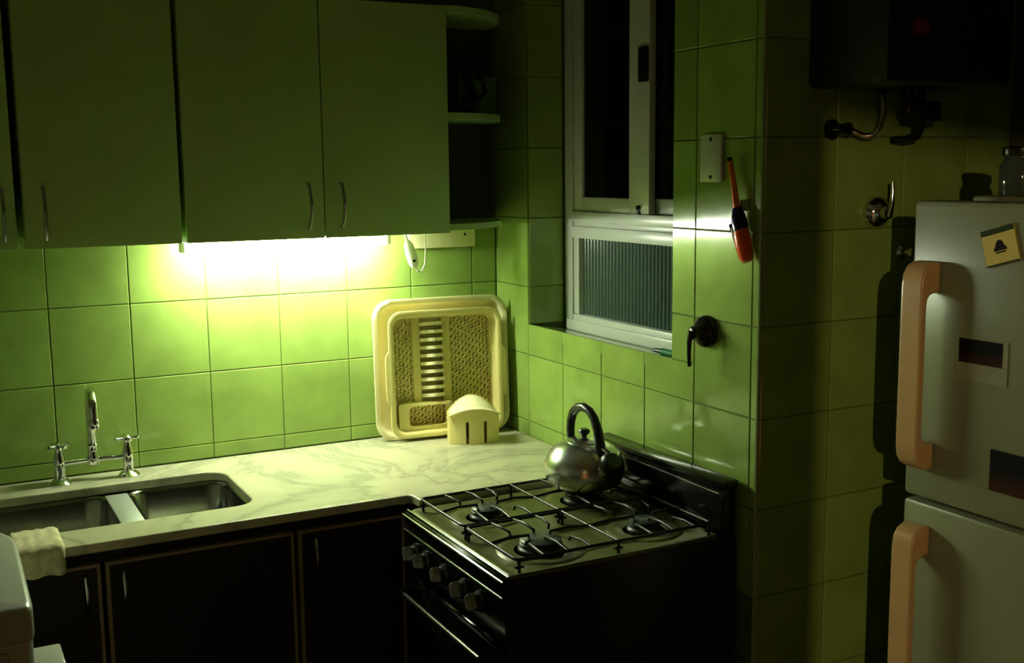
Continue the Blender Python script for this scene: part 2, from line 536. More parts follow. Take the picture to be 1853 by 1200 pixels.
def bowl(x0, x1, depth):
    cx, hw = (x0 + x1) / 2, (x1 - x0) / 2
    L = []
    zt = 0.8765
    for hw_, hh_, r_, z in ((hw + 0.004, 0.181, 0.06, zt), (hw + 0.001, 0.176, 0.056, zt - 0.002), (hw - 0.004, 0.171, 0.052, zt - 0.012), (hw - 0.012, 0.163, 0.05, zt - depth + 0.03),
                            (hw - 0.022, 0.153, 0.045, zt - depth + 0.008), (hw - 0.045, 0.13, 0.04, zt - depth)):
        L.append([(cx + a, -0.311 + b_, z) for a, b_ in rrect(hw_, hh_, r_, 6)])
    L2 = [[(p[0], p[1], p[2] - 0.0015) for p in l] for l in L[::-1]]
    m_ = MB().loft(L, cap0=False, cap1=True)
    b_ = m_.build('bowl', 'steel', sink, smooth=True, angle=60)
    MB().lathe((cx, -0.311, zt - depth + 0.001), [(0.04, 0), (0.038, 0.003), (0.02, 0.001)], 24).build('drain', 'chrome', b_)
bowl(-1.143, -0.892, 0.15)
bowl(-1.63, -1.190, 0.17)
B(-1.194, -1.139, -0.47, -0.152, 0.868, 0.8775, b=0.003).build('divider', 'steel_matte', sink)

# faucet
fc = thing('faucet', (-1.203, -0.07, 0.90), 'chrome two-handle bridge faucet standing behind the sink', 'faucet')
FY = -0.070
MB().tube([(-1.285, FY, 0.953), (-1.262, FY + 0.004, 0.953), (-1.225, FY + 0.016, 0.951), (-1.203, FY + 0.020, 0.951), (-1.18, FY + 0.016, 0.951), (-1.145, FY + 0.004, 0.953), (-1.121, FY, 0.953)], 0.0075, 12).build('bridge_pipe', 'chrome', fc)
sp = [(-1.203, FY + 0.020, 0.945), (-1.203, FY + 0.020, 1.085)]
sp += [(-1.203 - 0.002 * (1 - math.cos(a)), FY + 0.020 - 0.048 * (1 - math.cos(a)), 1.085 + 0.052 * math.sin(a)) for a in [math.pi * k / 12 for k in range(1, 13)]]
sp += [(-1.207, FY - 0.077, 1.068)]
pipe = MB().tube(sp, 0.0118, 14).build('spout', 'chrome', fc)
MB().lathe((-1.207, FY - 0.077, 1.052), [(0.0115, 0), (0.0138, 0.003), (0.0138, 0.020), (0.0115, 0.023)], 18).build('nozzle', 'chrome', pipe)
MB().lathe((-1.203, FY + 0.020, 0.935), [(0.012, 0), (0.016, 0.006), (0.016, 0.024), (0.0125, 0.032), (0.0125, 0.05), (0.015, 0.054), (0.0115, 0.06)], 20).build('collar', 'chrome', fc)
for hx, ang in ((-1.287, 0.5), (-1.120, 0.15)):
    MB().lathe((hx, FY, 0.9), [(0.028, 0), (0.028, 0.003), (0.022, 0.010), (0.014, 0.015), (0.0125, 0.03), (0.014, 0.036), (0.0145, 0.068), (0.012, 0.074), (0.0095, 0.085), (0.0095, 0.094)], 24).build('valve_body', 'chrome', fc)
    h_ = MB().lathe((hx, FY, 0.993), [(0.0095, 0), (0.011, 0.004), (0.011, 0.011), (0.006, 0.016)], 18)
    for k in range(4):
        a = ang + k * math.pi / 2
        d = Vector((math.cos(a), math.sin(a), 0))
        c0 = Vector((hx, FY, 1.0))
        h_.tube([c0 + d * 0.006, c0 + d * 0.022, c0 + d * 0.027, c0 + d * 0.031], 0.0045, 10, rs=[0.0038, 0.0042, 0.0062, 0.004])
    h_.build('cross_handle', 'chrome', fc)

# ------------------------------------------------------------------ base cabinets
def bow_handle(x, y, z0, z1, r=0.0042, out=0.028):
    pts = [(x, y + 0.001, z0), (x, y - 0.012, z0 + 0.002)]
    for k in range(9):
        t = k / 8
        pts.append((x, y - 0.014 - (out - 0.014) * math.sin(math.pi * t), z0 + 0.006 + (z1 - z0 - 0.012) * t))
    pts += [(x, y - 0.012, z1 - 0.002), (x, y + 0.001, z1)]
    return MB().tube(pts, r, 8)
def base_cabinet(x0, x1, doors, label):
    c = thing('base_cabinet', ((x0 + x1) / 2, -0.3, 0), label, 'cabinet', 'base cabinets under the worktop')
    m_ = MB()
    m_.box(x0, x0 + 0.016, -0.555, -0.02, 0.10, 0.876).box(x1 - 0.016, x1, -0.555, -0.02, 0.10, 0.876)
    m_.box(x0 + 0.016, x1 - 0.016, -0.555, -0.02, 0.10, 0.116).box(x0 + 0.016, x1 - 0.016, -0.05, -0.02, 0.116, 0.62)
    m_.box(x0 + 0.016, x1 - 0.016, -0.555, -0.535, 0.845, 0.876)
    m_.build('carcass', 'carcass_dark', c, smooth=False)
    B(x0, x1, -0.50, -0.48, 0.0, 0.099).build('plinth', 'carcass_dark', c, smooth=False)
    for (a, b_, hx) in doors:
        d = B(a + 0.007, b_ - 0.007, -0.576, -0.557, 0.132, 0.838).build('door', 'cabinet_dark', c, smooth=False)
        e = MB()
        e.box(a, a + 0.007, -0.578, -0.556, 0.125, 0.845).box(b_ - 0.007, b_, -0.578, -0.556, 0.125, 0.845)
        e.box(a + 0.007, b_ - 0.007, -0.578, -0.556, 0.838, 0.845).box(a + 0.007, b_ - 0.007, -0.578, -0.556, 0.125, 0.132)
        e.build('edge_band', 'edge_band', d, smooth=False)
        bow_handle(hx, -0.576, 0.735, 0.822).build('handle', 'brushed_handle', d)
base_cabinet(-0.829, -0.552, [(-0.823, -0.556, -0.786)], 'narrow dark base cabinet beside the black stove')
base_cabinet(-1.690, -0.830, [(-1.688, -1.265, -1.297), (-1.2535, -0.8345, -1.219)], 'dark two-door base cabinet under the sink')

# ------------------------------------------------------------------ wall cabinets
CZ0, CZ1, CYF = 1.515, 2.105, -0.33
def wall_cabinet(x0, x1, doors, label, lean=0.0):
    c = thing('wall_cabinet', ((x0 + x1) / 2, -0.16, CZ0), label, 'cabinet', 'wall cabinets over the worktop')
    m_ = MB()
    m_.box(x0, x0 + 0.016, CYF + 0.020, -0.003, CZ0 + 0.002, CZ1).box(x1 - 0.016, x1, CYF + 0.020, -0.003, CZ0 + 0.002, CZ1)
    m_.box(x0 + 0.016, x1 - 0.016, CYF + 0.020, -0.003, CZ0 + 0.002, CZ0 + 0.018).box(x0 + 0.016, x1 - 0.016, CYF + 0.020, -0.003, CZ1 - 0.016, CZ1)
    m_.box(x0 + 0.016, x1 - 0.016, -0.008, -0.003, CZ0 + 0.018, CZ1 - 0.016)
    m_.build('carcass', 'cabinet_green', c, smooth=False)
    for (a, b_, hx, h0, h1) in doors:
        d = B(a, b_, CYF, CYF + 0.0185, CZ0, CZ1 - 0.001, b=0.0015).build('door', 'cabinet_green', c)
        bow_handle(hx, CYF, h0, h1, 0.004, 0.03).build('handle', 'brushed_handle', d)
wall_cabinet(-0.992, -0.303, [(-0.992, -0.6505, -0.692, 1.54, 1.652), (-0.6475, -0.303, -0.606, 1.542, 1.652)], 'two-door green wall cabinet with the light tube under it')
wall_cabinet(-1.347, -1.004, [(-1.346, -1.004, -1.305, 1.535, 1.652)], 'single-door green wall cabinet left of the lit tube')
wall_cabinet(-1.80, -1.364, [(-1.80, -1.364, -1.390, 1.535, 1.652)], 'green wall cabinet cut off at the left edge of the photo')

# corner shelf unit
cs = thing('corner_shelf', (-0.16, -0.1, CZ0), 'open rounded corner shelf at the right end of the wall cabinets', 'shelf')
def qshelf(z0, z1, a=0.272, b_=0.322):
    poly = [(-0.3015, -0.010)] + [(-0.3015 + a * math.sin(t), -0.010 - b_ * math.cos(t) ** 1.0 * 0.985) for t in [math.pi / 2 * k / 18 for k in range(19)]]
    return MB().prism(poly, z0, z1)
qshelf(1.522, 1.538).build('shelf', 'cabinet_green', cs)
qshelf(1.816, 1.832).build('shelf', 'cabinet_green', cs)
qshelf(2.090, 2.106).build('shelf', 'cabinet_green', cs)
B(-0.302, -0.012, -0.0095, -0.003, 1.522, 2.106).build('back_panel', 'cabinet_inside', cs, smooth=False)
jg = thing('jug', (-0.205, -0.20, 1.832), 'dark round jug on the middle board of the corner shelf', 'jug')
MB().lathe((-0.205, -0.20, 1.832), [(0.040, 0), (0.046, 0.006), (0.05, 0.035), (0.048, 0.06), (0.038, 0.085), (0.034, 0.10), (0.038, 0.122), (0.035, 0.122), (0.030, 0.10), (0.034, 0.02)], 28).build('vessel', 'dark_jug', jg)
MB().tube([(-0.168, -0.215, 1.935), (-0.148, -0.222, 1.925), (-0.142, -0.224, 1.895), (-0.158, -0.216, 1.868)], 0.006, 8).build('handle', 'dark_jug', jg)
gb = thing('lit_patch_box', (-0.075, -0.045, 1.832), 'green box added behind the jug in place of a light patch on the back panel', 'box')
B(-0.120, -0.026, -0.065, -0.014, 1.832, 1.935, b=0.002).build('box_body', 'lit_patch_green', gb)
B(-0.122, -0.024, -0.067, -0.012, 1.935, 1.948, b=0.002).build('lid', 'lit_patch_green', gb)

# ------------------------------------------------------------------ fluorescent luminaire, wiring, rail
lm = thing('tube_lamp', (-0.67, -0.086, CZ0 + 0.002), 'lit fluorescent tube lamp fixed under the two-door wall cabinet', 'lamp')
LX0, LX1, LY, LZ = -0.966, -0.380, -0.086, 1.486
B(LX0, LX1, LY - 0.022, LY + 0.022, 1.5035, 1.5165, b=0.002).build('housing', 'white_plastic', lm)
for ex in (LX0 + 0.002, LX1 - 0.014):
    B(ex, ex + 0.012, LY - 0.014, LY + 0.014, 1.477, 1.5034, b=0.002).build('socket', 'white_plastic', lm)
MB().tube([(LX0 + 0.0145, LY, LZ), (LX1 - 0.0145, LY, LZ)], 0.0125, 16).build('tube', 'tube_light', lm)
rail = thing('cable_cover', (-0.19, -0.02, 1.45), 'cream cable cover on the tiles under the corner shelf', 'cable cover')
B(-0.298, -0.084, -0.030, -0.002, 1.455, 1.507, b=0.003).build('cover', 'cream_plastic_pale', rail)
MB().lathe((-0.118, -0.030, 1.492), [(0.004, 0), (0.0035, 0.0015)], 12, '-Y').build('screw', 'bronze_dark', rail)
sw = thing('cord_switch', (-0.335, -0.11, 1.40), 'white cord switch hanging on a cable loop beside the tube', 'switch')
pr = [(0.006, 0), (0.012, 0.004), (0.0155, 0.02), (0.016, 0.045), (0.013, 0.068), (0.008, 0.078), (0.005, 0.082)]
MB().lathe((-0.315, -0.11, 1.408), pr, 18, M=Matrix.Rotation(math.radians(-16), 4, 'Y') @ Matrix.Scale(0.75, 4, (0, 1, 0))).build('switch_body', 'white_plastic', sw)
MB().lathe((-0.322, -0.1215, 1.428), [(0.0045, 0), (0.004, 0.002)], 12, '-Y').build('button', 'bronze_dark', sw)
MB().tube([(-0.337, -0.11, 1.485), (-0.343, -0.11, 1.500), (-0.338, -0.115, 1.514)], 0.005, 8).build('cable', 'white_plastic', sw)
MB().tube([(-0.314, -0.11, 1.411), (-0.305, -0.105, 1.396), (-0.290, -0.098, 1.394), (-0.274, -0.085, 1.412), (-0.262, -0.065, 1.455), (-0.257, -0.05, 1.49), (-0.257, -0.045, 1.518)], 0.0022, 8).build('cable', 'white_plastic', sw)

# ------------------------------------------------------------------ dish tray, dish rack, cutlery holder
def leaning(cx, cy, yaw_deg, lean_deg):
    """local (u right, v up, w towards the room) to world, resting on the worktop at v = 0"""
    yaw, lean = math.radians(yaw_deg), math.radians(lean_deg)
    U = Vector((math.cos(yaw), math.sin(yaw), 0))
    N0 = Vector((math.sin(yaw), -math.cos(yaw), 0))
    V = Vector((0, 0, 1)) * math.cos(lean) - N0 * math.sin(lean)
    N = U.cross(V) * 1.0
    return Matrix(((U.x, V.x, N.x, cx), (U.y, V.y, N.y, cy), (U.z, V.z, N.z, 0.9005), (0, 0, 0, 1)))
def dish(hw, hh, r, steps, v0):
    return [[(a, b_ + v0, w) for a, b_ in rrect(max(hw - d, 0.01), max(hh - d, 0.01), max(r - d * 0.6, 0.01), 8)] for d, w in steps]
Mt = leaning(-0.219, -0.055, -6, 3)
tray = thing('drip_tray', tuple(Mt @ Vector((0, 0, 0.01))), 'large cream plastic drip tray leaning on the tiles behind the dish rack', 'tray')
hh = 0.206
MB().loft(dish(0.208, hh, 0.055, [(0.07, 0.000), (0.030, 0.002), (0.016, 0.012), (0.012, 0.030), (0.001, 0.031), (0.0, 0.034), (0.001, 0.037), (0.014, 0.037), (0.019, 0.030), (0.023, 0.014), (0.034, 0.005), (0.07, 0.003)], hh)).xf(Mt).build('tray_shell', 'cream_plastic_pale', tray, angle=70)
Mr = Matrix.Translation((0.005, -0.0085, 0.006)) @ leaning(-0.219, -0.055, -6, 3)
rack = thing('dish_rack', tuple(Mr @ Vector((0, 0, 0.02))), 'cream plastic dish rack with a row of plate teeth standing upright', 'dish rack')
RW, RH = 0.175, 0.186
# rim and side walls (open at the back, the mesh floor closes it)
rim = [(0.026, 0.004), (0.020, 0.004), (0.012, 0.045), (0.001, 0.047), (0.0, 0.050), (0.001, 0.053), (0.010, 0.054), (0.017, 0.050), (0.026, 0.008), (0.026, 0.004)]
MB().loft(dish(RW, RH, 0.042, rim, RH), cap0=False, cap1=False).xf(Mr).build('rim', 'cream_plastic', rack, angle=60)
for sgn in (-1, 1):
    u0 = sgn * (RW - 0.004)
    poly = [(u0, 0.095), (u0 + sgn * 0.012, 0.115), (u0 + sgn * 0.014, 0.135), (u0 + sgn * 0.014, 0.225), (u0 + sgn * 0.012, 0.245), (u0, 0.262)]
    g = MB().prism(poly, 0.044, 0.053, 'XY').xf(Mr).build('grip', 'cream_plastic', rack, smooth=False)
# plain strips of the floor
def slab(u0, u1, v0, v1, w0, w1, b=0.001): return MB().box(u0, u1, v0, v1, w0, w1, b=b).xf(Mr)
IW, IH = RW - 0.024, RH - 0.024
slab(-0.092, -0.070, 0.098, 2 * RH - 0.024, 0.004, 0.016).build('strip', 'cream_plastic', rack)
slab(-0.002, 0.022, 0.098, 2 * RH - 0.024, 0.004, 0.014).build('strip', 'cream_plastic', rack)
# perforated floor: crossing diagonal bars
def lattice(u0, u1, v0, v1, step, w, t=0.0040):
    m_ = MB()
    def clip(p, d):
        ts = []
        lo, hi = -9, 9
        for a, lo_, hi_, dd in ((p[0], u0, u1, d[0]), (p[1], v0, v1, d[1])):
            t0, t1 = (lo_ - a) / dd, (hi_ - a) / dd
            lo, hi = max(lo, min(t0, t1)), min(hi, max(t0, t1))
        return (lo, hi) if hi - lo > 0.004 else None
    for sgn, slope in ((1, 1.25), (-1, 0.55)):
        d = Vector((1, sgn * slope)).normalized()
        k = -80
        while k < 80:
            p = ((u0 + u1) / 2, (v0 + v1) / 2 + k * step)
            c = clip(p, d); k += 1
            if not c: continue
            a = (p[0] + d[0] * c[0], p[1] + d[1] * c[0]); b2 = (p[0] + d[0] * c[1], p[1] + d[1] * c[1])
            nrm = (-d[1] * t, d[0] * t)
            vs_ = []
            for ww in (w, w + 0.005):
                vs_ += [(a[0] + nrm[0], a[1] + nrm[1], ww), (b2[0] + nrm[0], b2[1] + nrm[1], ww), (b2[0] - nrm[0], b2[1] - nrm[1], ww), (a[0] - nrm[0], a[1] - nrm[1], ww)]
            m_.add(vs_, [(0, 1, 2, 3), (7, 6, 5, 4), (0, 4, 5, 1), (1, 5, 6, 2), (2, 6, 7, 3), (3, 7, 4, 0)], flat=True)
    return m_
for (a0, a1, b0, b1) in ((-IW, -0.09, 0.098, 2 * RH - 0.024), (0.02, IW, 0.024, 2 * RH - 0.024), (-0.115, -0.0, 0.026, 0.098)):
    tag(lattice(a0, a1, b0, b1, 0.0200, 0.004).xf(Mr).build('floor_mesh', 'cream_plastic', rack, smooth=False), kind='stuff')
# plate teeth
for k in range(11):
    v = 0.118 + k * (0.352 - 0.118) / 10
    poly = [(-0.072, 0.008)] + [(-0.072 + 0.078 * t, 0.010 + 0.034 * math.sin(math.pi * t) ** 0.6) for t in [i / 10 for i in range(1, 10)]] + [(0.006, 0.008)]
    m_ = MB()
    n = len(poly)
    vs_ = [(p[0], v - 0.0060 + (p[1] - 0.01) * 0.12, p[1]) for p in poly] + [(p[0], v + 0.0040 + (p[1] - 0.01) * 0.12, p[1]) for p in poly]
    m_.add(vs_, [tuple(range(n - 1, -1, -1)), tuple(range(n, 2 * n))] + [(i, (i + 1) % n, n + (i + 1) % n, n + i) for i in range(n)])
    m_.xf(Mr).build('plate_tooth', 'cream_plastic_pale', rack, smooth=False)
# raised partition round the small compartment at the foot
ins = [(a - 0.058, b_ + 0.062) for a, b_ in rrect(0.060, 0.030, 0.016, 5)]
out = [(a - 0.065, b_ + 0.060) for a, b_ in rrect(0.083, 0.040, 0.010, 5)]
MB().loft([[(p[0], p[1], 0.006) for p in out], [(p[0], p[1], 0.040) for p in out], [(p[0], p[1], 0.042) for p in ins], [(p[0], p[1], 0.008) for p in ins], [(p[0], p[1], 0.006) for p in out]], cap0=False, cap1=False).xf(Mr).build('compartment', 'cream_plastic', rack, angle=50)

# cutlery holder: bowed front, slots, flared arched rim
Mc = Matrix.Translation((-0.175, -0.182, 0.9005)) @ Matrix.Rotation(math.radians(-18), 4, 'Z')
ch = thing('cutlery_holder', (-0.175, -0.182, 0.9005), 'cream plastic cutlery holder with two slots in front of the dish rack', 'cutlery holder')
HW = 0.072
def front(t, off=0.0):                       # t in -1..1 across the bowed front
    return Vector((t * (HW + off), -(0.030 + off) - 0.020 * (1 - t * t), 0))
def topz(t): return 0.083 + 0.024 * (1 - t * t)
m_ = MB()
NS = 40
slots = ((-0.37, -0.25), (0.36, 0.48))
def quadwall(pa, pb, z0a, z1a, z0b, z1b, th, base):
    """thin wall piece from pa to pb"""
    d = (pb - pa); nrm = Vector((-d.y, d.x, 0)).normalized() * th
    vs_ = [pa + Vector((0, 0, z0a)), pb + Vector((0, 0, z0b)), pb + Vector((0, 0, z1b)), pa + Vector((0, 0, z1a))]
    vs_ += [q + nrm for q in vs_]
    base.add(vs_, [(0, 1, 2, 3), (7, 6, 5, 4), (0, 4, 5, 1), (1, 5, 6, 2), (2, 6, 7, 3), (3, 7, 4, 0)], flat=True)
ts = sorted(set([-1 + 2 * i / NS for i in range(NS + 1)] + [s for p in slots for s in p]))
for a, b_ in zip(ts[:-1], ts[1:]):
    mid = (a + b_) / 2
    in_slot = any(s0 < mid < s1 for s0, s1 in slots)
    z0 = 0.066 if in_slot else 0.0
    quadwall(front(a), front(b_), z0, topz(a), z0, topz(b_), 0.0025, m_)
pts_b = [Vector((HW, -0.030, 0)), Vector((HW, 0.035, 0)), Vector((-HW, 0.035, 0)), Vector((-HW, -0.030, 0))]
quadwall(pts_b[0], pts_b[1], 0, topz(1), 0, topz(1), 0.0025, m_)
quadwall(pts_b[2], pts_b[3], 0, topz(1), 0, topz(1), 0.0025, m_)
for i in range(16):
    a, b_ = 1 - 2 * i / 16, 1 - 2 * (i + 1) / 16
    quadwall(Vector((a * HW, 0.035, 0)), Vector((b_ * HW, 0.035, 0)), 0, 0.083 + 0.048 * (1 - a * a), 0, 0.083 + 0.048 * (1 - b_ * b_), 0.0025, m_)
m_.prism([(p.x, p.y) for p in [front(t) for t in (-1, -.6, -.2, .2, .6, 1)]] + [(HW, 0.035), (-HW, 0.035)], 0, 0.003)
m_.xf(Mc).build('basket', 'cream_plastic', ch, smooth=False)
tpn = MB()
for i in range(16):
    a, b_ = -1 + 2 * i / 16, -1 + 2 * (i + 1) / 16
    rowsA, rowsB = [], []
    for t, row in ((a, rowsA), (b_, rowsB)):
        f0 = front(t, -0.004); bk = Vector((t * HW * 0.96, 0.0325, 0))
        for q in range(6):
            u = q / 5
            z = (topz(t) - 0.001) * (1 - u) + (0.081 + 0.048 * (1 - t * t)) * u + 0.004 * math.sin(math.pi * u)
            row.append((f0 * (1 - u) + bk * u) + Vector((0, 0, z)))
    for q in range(5):
        vs_ = [rowsA[q], rowsB[q], rowsB[q + 1], rowsA[q + 1]]
        vs_ += [v_ - Vector((0, 0, 0.0015)) for v_ in vs_]
        tpn.add(vs_, [(0, 1, 2, 3), (7, 6, 5, 4), (0, 4, 5, 1), (2, 6, 7, 3), (1, 5, 6, 2), (3, 7, 4, 0)])
tpn.xf(Mc).build('hood', 'cream_plastic_pale', ch, smooth=False)
rm = MB()
for i in range(24):
    a, b_ = -1 + 2 * i / 24, -1 + 2 * (i + 1) / 24
    vs_ = []
    for t in (a, b_):
        o_, i_ = front(t, 0.011), front(t, -0.003)
        z = topz(t)
        vs_ += [o_ + Vector((0, 0, z - 0.004)), o_ + Vector((0, 0, z - 0.001)), i_ + Vector((0, 0, z + 0.004)), i_ + Vector((0, 0, z))]
    rm.add(vs_, [(0, 4, 5, 1), (1, 5, 6, 2), (2, 6, 7, 3), (3, 7, 4, 0)] + ([(0, 1, 2, 3)] if i == 0 else []) + ([(7, 6, 5, 4)] if i == 23 else []))
rm.xf(Mc).build('rim', 'cream_plastic_pale', ch, angle=60)

# dishcloth over the worktop edge by the sink
def cloth():
    prof = [(-0.470, 0.902), (-0.478, 0.9045), (-0.52, 0.9035), (-0.56, 0.904), (-0.595, 0.9042), (-0.607, 0.9015), (-0.6105, 0.893), (-0.611, 0.875), (-0.6125, 0.858), (-0.612, 0.850)]
    th = 0.008
    nx = 14
    m2 = MB()
    rng = random.Random(3)
    top = []; bot = []
    for i in range(nx + 1):
        x = -1.436 + (1.436 - 1.336) * i / nx
        w = 0.0008 * math.sin(i * 1.7) + 0.0006 * math.sin(i * 3.1)
        rt, rb = [], []
        for j, (y, z) in enumerate(prof):
            jit = rng.uniform(-0.0012, 0.0012)
            ny, nz = (0, 1) if j < 5 else ((-0.7, 0.7) if j == 5 else (-1, 0.0))
            wob = 0.0025 * math.sin(i * 0.9) if j in (0, 9) else 0
            e_ = th * (0.5 if i in (0, nx) else 1) + w + jit
            rt.append((x, y + ny * e_ - wob * (1 if j == 0 else 0), z + nz * e_ + (wob if j == 9 else 0)))
            rb.append((x, y - wob * (1 if j == 0 else 0), z + (wob if j == 9 else 0)))
        top.append(rt); bot.append(rb)
    loops = [t + b2[::-1] for t, b2 in zip(top, bot)]
    m2.loft([l for l in loops])
    o = m2.build('dishcloth', 'cloth', angle=70)
    tag(o, 'folded cream dishcloth draped over the worktop edge below the sink', 'cloth')
cloth()

# ------------------------------------------------------------------ stove
st = thing('stove', (-0.30, -0.918, 0), 'black four-burner gas stove standing against the tiled right wall', 'stove')
SX0, SX1, SY0, SY1 = -0.570, -0.012, -1.178, -0.662
B(SX0, SX1, SY0, SY1, 0.06, 0.8755, b=0.003).build('body', 'stove_body', st)
for fx in (SX0 + 0.05, SX1 - 0.05):
    for fy in (SY0 + 0.05, SY1 - 0.05):
        MB().cyl((fx, fy, 0), (fx, fy, 0.0595), 0.018, 12).build('foot', 'black_plastic', st)
# cooktop tray: rim and sunk well, dished burner seats
def cooktop():
    L = []
    cx, cy = (SX0 - 0.006 + SX1 - 0.045) / 2, (SY0 + SY1) / 2
    hx, hy = (SX1 - 0.045 - SX0 + 0.006) / 2, (SY1 - SY0) / 2
    for d, z, r in ((0.001, 0.8758, 0.012), (0.001, 0.881, 0.012), (0.004, 0.8835, 0.012), (0.010, 0.8835, 0.012), (0.020, 0.8775, 0.012)):
        L.append([(cx + a, cy + b_, z) for a, b_ in rrect(hx - d, hy - d, r, 3)])
    return MB().loft(L, cap0=True, cap1=True), cx, cy
ct, ccx, ccy = cooktop()
top = ct.build('cooktop', 'cooktop_enamel', st, angle=30)
BX = (-0.435, -0.170); BY = (-0.790, -1.050)
for i, bx in enumerate(BX):
    for j, by in enumerate(BY):
        R = (0.036, 0.046)[(i + j) % 2]
        sd = MB().lathe((bx, by, 0.8765), [(R + 0.052, 0), (R + 0.048, 0.0035), (R + 0.03, 0.004), (R + 0.012, 0.001)], 32).build('burner_seat', 'cooktop_enamel', top)
        b_ = MB().lathe((bx, by, 0.8776), [(R + 0.004, 0), (R + 0.004, 0.006), (R, 0.010), (R, 0.017), (R - 0.004, 0.019)], 28).build('burner', 'burner_metal', st)
        MB().lathe((bx, by, 0.8968), [(R - 0.002, 0), (R - 0.001, 0.004), (R - 0.006, 0.007), (0.002, 0.0085)], 28).build('burner_cap', 'burner_metal', b_)
# two wire grates
for gy0, gy1 in ((-0.914, -0.676), (-1.164, -0.926)):
    g = MB()
    zt = 0.909
    x0, x1 = -0.553, -0.070
    cxg, cyg = (x0 + x1) / 2, (gy0 + gy1) / 2
    g.tube([(cxg + a, cyg + b_, zt) for a, b_ in rrect((x1 - x0) / 2, (gy1 - gy0) / 2, 0.014, 3)], 0.0036, 8, closed=True)
    g.cyl((cxg, gy0, zt), (cxg, gy1, zt), 0.0034, 8)
    for bx in BX:
        by = cyg
        for dx, dy in ((1, 0), (-1, 0), (0, 1), (0, -1)):
            ex = (x1 - bx if dx > 0 else bx - x0) if dx else 0
            if dx and abs(bx + dx * ex - cxg) > 0.3: pass
            if dx: end = x1 if dx > 0 and bx > cxg else (cxg if dx > 0 or bx > cxg else x0)
            p0 = Vector((bx + dx * 0.026, by + dy * 0.026, zt + 0.003))
            p2 = Vector((end, by, zt)) if dx else Vector((bx, gy1 if dy > 0 else gy0, zt))
            p1 = (p0 + p2) / 2 + Vector((0, 0, 0.004))
            g.tube([p0 - Vector((0, 0, 0.006)), p0, p1, p2], 0.0034, 8)
    for ox in (0.055, -0.055):
        for bx in BX:
            for (ya, yb) in ((gy0, cyg - 0.045), (cyg + 0.045, gy1)):
                ye_, yi = (ya, yb) if ya == gy0 else (yb, ya)
                g.tube([(bx + ox, ye_, zt), (bx + ox, (ye_ + yi) / 2, zt + 0.003), (bx + ox * 0.9, yi, zt + 0.001), (bx + ox * 0.85, yi, zt - 0.008)], 0.0030, 8)
    for lx in (x0 + 0.006, cxg, x1 - 0.006):
        for ly in (gy0 + 0.002, gy1 - 0.002):
            g.tube([(lx, ly, zt), (lx, ly, 0.8768)], 0.0036, 8)
            g.tube([(lx - 0.01, ly, 0.8935), (lx + 0.01, ly, 0.8935)], 0.003, 6)
    g.build('grate', 'cast_iron', st, angle=60)
# front: chrome trim, control panel, knobs, oven door
tr = MB()
tr.tube([(-0.580, SY0, 0.8825), (-0.580, SY1, 0.8825)], 0.0024, 8)
tr.tube([(-0.5925, SY0, 0.8735), (-0.5925, SY1, 0.8735)], 0.0030, 8)
tr.build('front_trim', 'steel', st)
B(-0.5905, -0.578, SY0 + 0.0005, SY1 - 0.0005, 0.8665, 0.8805, b=0.001).build('front_rail', 'black_enamel', st)
pan = MB()
pan.prism([(-0.571, 0.742), (-0.586, 0.748), (-0.592, 0.840), (-0.586, 0.866), (-0.571, 0.866)], SY0 + 0.001, SY1 - 0.001, 'XZ')
pan = pan.build('control_panel', 'black_enamel', st, smooth=False)
MB().tube([(-0.593, SY0 + 0.004, 0.8395), (-0.593, SY1 - 0.004, 0.8395)], 0.0022, 6).build('trim_line', 'brushed_handle', pan)
for ky in (-0.735, -0.795, -0.893, -0.995, -1.072):
    k = MB().lathe((-0.590, ky, 0.800), [(0.024, 0), (0.024, 0.004), (0.019, 0.008), (0.018, 0.014)], 20, '-X').build('knob', 'black_plastic', st)
    gp = MB()
    q0 = [(-0.0075, -0.014), (0.0075, -0.014), (0.0085, -0.003), (0.003, 0.020), (-0.003, 0.020), (-0.0085, -0.003)]
    gp.loft([[(-0.6045, a, b_) for a, b_ in q0], [(-0.616, a * 0.75, b_ * 0.95) for a, b_ in q0], [(-0.624, a * 0.3, b_ * 0.7) for a, b_ in q0]])
    Mk = Matrix.Translation((0, ky, 0.800)) @ Matrix.Rotation(math.radians(-24), 4, 'X')
    gp.xf(Mk).build('knob_grip', 'knob_grey', k, smooth=False)
dr = B(-0.594, -0.5715, SY0 + 0.004, SY1 - 0.004, 0.24, 0.738, b=0.004).build('oven_door', 'black_enamel', st)
B(-0.5955, -0.5945, SY0 + 0.06, SY1 - 0.06, 0.30, 0.63).build('oven_window', 'oven_glass', dr, smooth=False)
hb = MB().tube([(-0.632, SY0 + 0.03, 0.712), (-0.632, SY1 - 0.03, 0.712)], 0.008, 12)
for hy in (SY0 + 0.06, SY1 - 0.06):
    hb.tube([(-0.632, hy, 0.712), (-0.593, hy, 0.712)], 0.006, 8)
hb.build('oven_handle', 'bronze_dark', dr)
B(-0.590, -0.5715, SY0 + 0.004, SY1 - 0.004, 0.08, 0.234, b=0.004).build('warming_drawer', 'black_enamel', st)
# back guard
bg = MB().box(-0.052, -0.014, SY0, SY1, 0.8625, 0.985, b=0.006)
bgo = bg.build('back_guard', 'black_enamel', st)
B(-0.062, -0.010, SY0 - 0.004, SY1 + 0.004, 0.9855, 1.004, b=0.006).build('guard_cap', 'black_enamel', bgo)
B(-0.0535, -0.0525, SY0 + 0.012, SY1 - 0.012, 0.972, 0.975).build('guard_line', 'brushed_handle', bgo, smooth=False)

